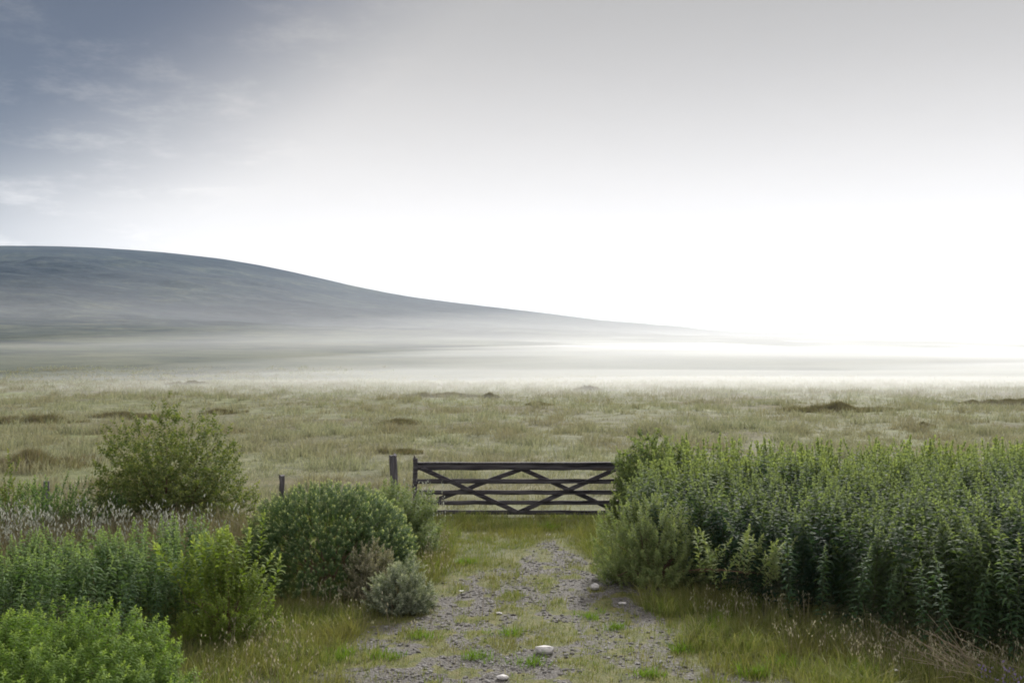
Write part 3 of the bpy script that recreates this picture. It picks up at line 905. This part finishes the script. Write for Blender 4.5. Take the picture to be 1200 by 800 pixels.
# fallen dead stalks by the thicket
rng = RS(31); n = 46
bx = xa(1150, 9.5) + rng.normal(0, .35, n); by = 9.5 + rng.normal(0, .18, n)
a = rng.normal(2.5, .25, n); L = rng.uniform(.35, .8, n)
bot = np.stack([bx, by, gz(bx, by) + rng.uniform(.02, .08, n)], 1)
top = bot + np.stack([np.cos(a) * L, rng.normal(0, .12, n), np.sin(a) * L * .75], 1)
g = Geo(); g.add(*tubes(np.stack([bot, (bot + top) / 2 + [0, 0, .04], top], 1), np.tile([.004, .0035, .002], (n, 1)), 4))
tag(g.build('dead_stalks', M['dead']), 'fallen straw-coloured stalks at the foot of the thicket', 'dead stalks', kind='stuff')

# ------------------------------------------------------------------ moor grass in the field
rng = RS(41)
n = 17000
y = 20.3 + 25 * rng.uniform(0, 1, n) ** .9; x = rng.uniform(-1, 1, n) * (.55 * y + 2)
x = np.concatenate([x, (rng.uniform(-1, 1, 26000) * 1.0)]); yy = 42 + 95 * rng.uniform(0, 1, 26000) ** 1.25
x[n:] *= (.55 * yy + 2); y = np.concatenate([y, yy])
yf = 125 + 110 * rng.uniform(0, 1, 12000) ** 1.6; x = np.concatenate([x, rng.uniform(-1, 1, 12000) * (.55 * yf)]); y = np.concatenate([y, yf])
cl = fbm(x / .8, y / 1.6, 81, 4)
k = (cl + rng.uniform(-.12, .12, len(x)) > .435) & (y < 135 + 110 * (fbm(x / 40, y / 25, 88, 4) - .35) + rng.uniform(0, 25, len(x)))
x, y, cl = x[k], y[k], cl[k]
h = (.10 + .30 * sstep(.48, .72, cl)) * np.interp(y, [20, 40, 120], [.8, 1, 1.15])
grass('moor_grass', 'pale straw-green tussocky grass covering the field beyond the gate', x, y, 9, h, np.interp(y, [20, 45, 130, 350], [.09, .14, .3, .9]), np.interp(y, [20, 45, 130, 350], [.012, .022, .06, .2]),
      M['field_grass'], 42, leanr=.6)

RG = 'dark rush clumps out in the field'


def rush(px, py, wpx, hm, label, seed, n=None):
    Y = Yof(py); x = xa(px, Y); z = float(gz(x, Y)); w = wpx / F * Y * .8; hm *= .62
    rng = RS(seed); n = n or int(1100 * max(1, w / .8))
    r = np.minimum(np.abs(rng.normal(0, .5, n)), rng.uniform(.8, 1.0, n)); a = rng.uniform(0, 2 * np.pi, n)
    X = x + w * r * np.cos(a); Yv = Y + min(w, 1.8) * r * np.sin(a)
    H = hm * (1.1 - .6 * np.minimum(r, 1.3)) * rng.uniform(.7, 1.1, n) * (.35 + 1.1 * vnoise(X * 1.6, Yv * 1.2, seed))
    P = np.stack([X, Yv, gz(X, Yv) - .02], 1)
    lean = np.stack([np.cos(a) * r * .35 + rng.normal(0, .15, n), np.sin(a) * r * .35 + rng.normal(0, .15, n)], 1)
    g = Geo(); g.add(*blades(P, H, lean, .012 + .0005 * Y, rng))
    return tag(g.build('rush_clump', M['rush'], loc=(x, Y, z)), label, 'rush clump', RG)


for i, a in enumerate([(985, 482, 95, .8, 'wide dark rush clump in the misty field above the thicket'),
                       (1185, 473, 55, .9, 'dark rush clump in the mist at the right edge of the photo'),
                       (1140, 473, 60, .45, 'low rush clump adjoining the one at the right edge'),
                       (690, 459, 24, .9, 'small round rush clump far off above the gate hinge end'),
                       (516, 466, 62, .75, 'long low rush clump far off above the left half of the gate'),
                       (574, 468, 16, .7, 'tiny rush clump right of the long low one'),
                       (1081, 502, 20, .55, 'small dark tuft of rush right of and below the wide clump'),
                       (632, 478, 22, .6, 'rush tuft in the field over the middle of the gate'),
                       (470, 532, 34, .55, 'brown rush clump just behind the leaning gatepost'),
                       (40, 495, 80, .75, 'dark brown rush clump far left in the field'),
                       (150, 487, 70, .65, 'brown rush clump above the big round shrub'),
                       (30, 547, 120, .7, 'broad dark rush clump at the left edge just beyond the fence'),
                       (262, 482, 36, .6, 'reddish rush clump right of and above the round shrub'),
                       (465, 498, 40, .55, 'rush clump midway between gatepost and far mist'),
                       (225, 452, 40, .9, 'faint rush clump where the field meets the hill foot, left')]):
    rush(*a[:5], seed=600 + i)

# ------------------------------------------------------------------ air
def vol_mat(name, dens, aniso, col):
    m, nt, out = new_mat(name)
    v = nt.nodes.new('ShaderNodeVolumePrincipled')
    v.inputs['Density'].default_value = dens; v.inputs['Anisotropy'].default_value = aniso
    v.inputs['Color'].default_value = (*col, 1)
    nt.links.new(v.outputs[0], out.inputs['Volume'])
    return m


def closed_box(name, lo, hi, mat):
    x0, y0, z0 = lo; x1, y1, z1 = hi
    v = [(x0, y0, z0), (x1, y0, z0), (x1, y1, z0), (x0, y1, z0), (x0, y0, z1), (x1, y0, z1), (x1, y1, z1), (x0, y1, z1)]
    f = [(0, 3, 2, 1), (4, 5, 6, 7), (0, 1, 5, 4), (1, 2, 6, 5), (2, 3, 7, 6), (3, 0, 4, 7)]
    me = bpy.data.meshes.new(name); me.from_pydata(v, [], f); me.materials.append(mat)
    o = bpy.data.objects.new(name, me); COL.objects.link(o)
    return o


HAZE_D = 0.00010
tag(closed_box('haze', (-3300, -80, -25), (3300, 3400, 205), vol_mat('haze_air', HAZE_D, .3, (.52, .70, .95))), 'thin pale haze over the whole moor', 'haze', kind='stuff')

# banks of mist lying on the moor at the foot of the hill, one within the other
def mist_bank(label, y0, yp, y1, h, dens, seed, leftf=.5, foot=0.0, lift=.25):
    X, Y = np.meshgrid(np.linspace(-1500, 1500, 90), y0 * (y1 / y0) ** np.linspace(0, 1, 90))
    up = np.clip((Y - y0) / (yp - y0), 0, 1); dn = 1 - np.clip((Y - yp) / (y1 - yp), 0, 1)
    th = h * up ** 1.1 * (.1 + .9 * dn) * sstep(0, .03, dn) * (1 - sstep(1000, 1480, np.abs(X)))
    th = th * (.82 + .36 * fbm(X / 130, Y / 190, seed, 3)) * (leftf + (1 - leftf) * sstep(-260, 160, X) )
    th = th + foot * sstep(0, .6, dn) * sstep(y0, y0 * 2.2, Y) * (.4 + 1.2 * fbm(X / 30, Y / 40, seed + 5, 3)) * (leftf + (1 - leftf) * sstep(-120, 60, X))
    top = th + lift * np.clip(gz(X, Y), -1, 60) - .9; r, c = X.shape
    v1, f1 = grid_mesh(X, Y, top); v2, f2 = grid_mesh(X, Y, X * 0 - 24.0)
    n1 = r * c
    loop = [i for i in range(c)] + [i * c + c - 1 for i in range(1, r)] + [(r - 1) * c + i for i in range(c - 2, -1, -1)] + [i * c for i in range(r - 2, 0, -1)]
    side = []
    for a, b in zip(loop, loop[1:] + loop[:1]):
        side += [[a, a + n1, b + n1], [a, b + n1, b]]
    g = Geo(); g.add(np.concatenate([v1, v2]), np.concatenate([f1, f2[:, ::-1] + n1, np.array(side)]))
    return tag(g.build('mist', vol_mat('mist_air', dens, .33, (.92, .925, .935)), smooth=True), label, 'mist', kind='stuff')


mist_bank('thin ground mist creeping over the far field', 44, 150, 750, 1.2, .015, 91, .16, foot=1.9, lift=.9)
mist_bank('middle bank of mist rising along the foot of the hill', 150, 230, 1000, 19, .0023, 95, .26)
mist_bank('highest thin veil of mist reaching up the hillside', 300, 400, 1450, 46, .0006, 99, .75)

# ------------------------------------------------------------------ light
SUN_AZ, SUN_EL = math.radians(16), math.radians(31)
SKY = dict(tilt=1.3, c0=-.78, c1=-.46, lowh=.29, veil=.03, low=.84, behind=.03, zenith_fill=.75, hz=.30)
w = bpy.data.worlds.new('World'); scn.world = w; w.use_nodes = True
nt = w.node_tree
bg = nt.nodes['Background']
sky = nt.nodes.new('ShaderNodeTexSky'); sky.sky_type = 'NISHITA'; sky.sun_disc = False
sky.sun_elevation = SUN_EL; sky.sun_rotation = SUN_AZ
sky.air_density = 1.0; sky.dust_density = 0.6; sky.ozone_density = 3.0
hs = nt.nodes.new('ShaderNodeHueSaturation'); hs.inputs['Saturation'].default_value = 2.5; hs.inputs['Value'].default_value = .07
nt.links.new(sky.outputs[0], hs.inputs['Color'])
tc = nt.nodes.new('ShaderNodeTexCoord')
sep = nt.nodes.new('ShaderNodeSeparateXYZ'); nt.links.new(tc.outputs['Generated'], sep.inputs[0])
dx, dy, dz = sep.outputs[0], sep.outputs[1], mathn(nt, 'MAXIMUM', sep.outputs[2], 0.0)
zc = mathn(nt, 'ADD', dz, 0.12)
cmb = nt.nodes.new('ShaderNodeCombineXYZ')
nt.links.new(mathn(nt, 'DIVIDE', dx, zc), cmb.inputs[0]); nt.links.new(mathn(nt, 'DIVIDE', dy, zc), cmb.inputs[1])


def maprange(v, a, b, c=0.0, d=1.0):
    m = nt.nodes.new('ShaderNodeMapRange'); m.interpolation_type = 'SMOOTHSTEP'
    nt.links.new(v, m.inputs[0])
    for i, q in enumerate((a, b, c, d)):
        m.inputs[i + 1].default_value = q
    return m.outputs[0]


# a veil of high cloud: clear blue on the left, closing towards the right; unseen cover overhead and behind added as fill
nz = noise(nt, cmb.outputs[0], 2.6, 10, .68)
big = noise(nt, cmb.outputs[0], .35, 3, .5)
side = mathn(nt, 'ADD', dx, mathn(nt, 'MULTIPLY', mathn(nt, 'SUBTRACT', big, .5), .25))
side = mathn(nt, 'SUBTRACT', side, mathn(nt, 'MULTIPLY', dz, SKY['tilt']))
cover = maprange(side, SKY['c0'], SKY['c1'])
cover = mathn(nt, 'MAXIMUM', cover, maprange(dz, .45, .75))
cover = mathn(nt, 'MAXIMUM', cover, maprange(dy, .2, -.3))
wisps = mathn(nt, 'MULTIPLY', maprange(nz, .47, .76), .30)
cover = mathn(nt, 'MINIMUM', mathn(nt, 'ADD', mathn(nt, 'MULTIPLY', cover, .96), wisps), .97)
low = mathn(nt, 'POWER', 2.718, mathn(nt, 'MULTIPLY', dz, -1 / SKY['lowh']))      # bright band above the horizon
lum = mathn(nt, 'ADD', SKY['veil'], mathn(nt, 'MULTIPLY', low, SKY['low']))
lum = mathn(nt, 'ADD', lum, maprange(dz, .33, .08, 0, .13))
lum = mathn(nt, 'ADD', lum, maprange(dy, .3, -.5, 0, SKY['behind']))
lum = mathn(nt, 'ADD', lum, maprange(dz, .4, .9, 0, SKY['zenith_fill']))  # out-of-view brightening overhead, added to light the foreground
vc = nt.nodes.new('ShaderNodeCombineColor')
for i, q in enumerate((1.045, 1.0, .965)):
    nt.links.new(mathn(nt, 'MULTIPLY', lum, q * 10), vc.inputs[i])
blue = mix(nt, 1.0, hs.outputs[0], (.70, .92, 1.25), 'MULTIPLY')
col = mix(nt, cover, blue, vc.outputs[0])
col = mix(nt, mathn(nt, 'MULTIPLY', low, SKY['hz']), col, mix(nt, maprange(dx, -.5, -.1), (8.2, 8.7, 9.3), (12.0, 11.6, 11.3)))
nt.links.new(col, bg.inputs['Color']); bg.inputs['Strength'].default_value = 0.10

sl = bpy.data.lights.new('sun', 'SUN'); sl.energy = 5.0; sl.angle = math.radians(9); sl.color = (1, .965, .905)
so = bpy.data.objects.new('sun', sl); COL.objects.link(so)
d = Vector((math.sin(SUN_AZ) * math.cos(SUN_EL), math.cos(SUN_AZ) * math.cos(SUN_EL), math.sin(SUN_EL)))
so.rotation_euler = (-d).to_track_quat('-Z', 'Y').to_euler(); so.location = (0, 0, 50)

# ------------------------------------------------------------------ camera and render
cam = bpy.data.cameras.new('camera'); co = bpy.data.objects.new('camera', cam); COL.objects.link(co); scn.camera = co
cam.sensor_width = 36; cam.lens = 36 * F / 1200.0; cam.clip_start = .1; cam.clip_end = 12000
co.location = (0, 0, CAM_Z); co.rotation_euler = (math.radians(90) + math.atan((HORIZON - 400) / F), 0, 0)

scn.render.engine = 'CYCLES'
cy = scn.cycles
cy.max_bounces = 6; cy.diffuse_bounces = 3; cy.glossy_bounces = 2; cy.transmission_bounces = 4; cy.volume_bounces = 2
cy.transparent_max_bounces = 8; cy.use_denoising = True
try:
    cy.denoiser = 'OPENIMAGEDENOISE'
except Exception:
    pass
cy.sample_clamp_indirect = 6
cy.filter_width = 1.8
vs = scn.view_settings
vs.view_transform = 'Standard'; vs.look = 'None'; vs.exposure = 0.44; vs.gamma = 1.0; vs.use_curve_mapping = False
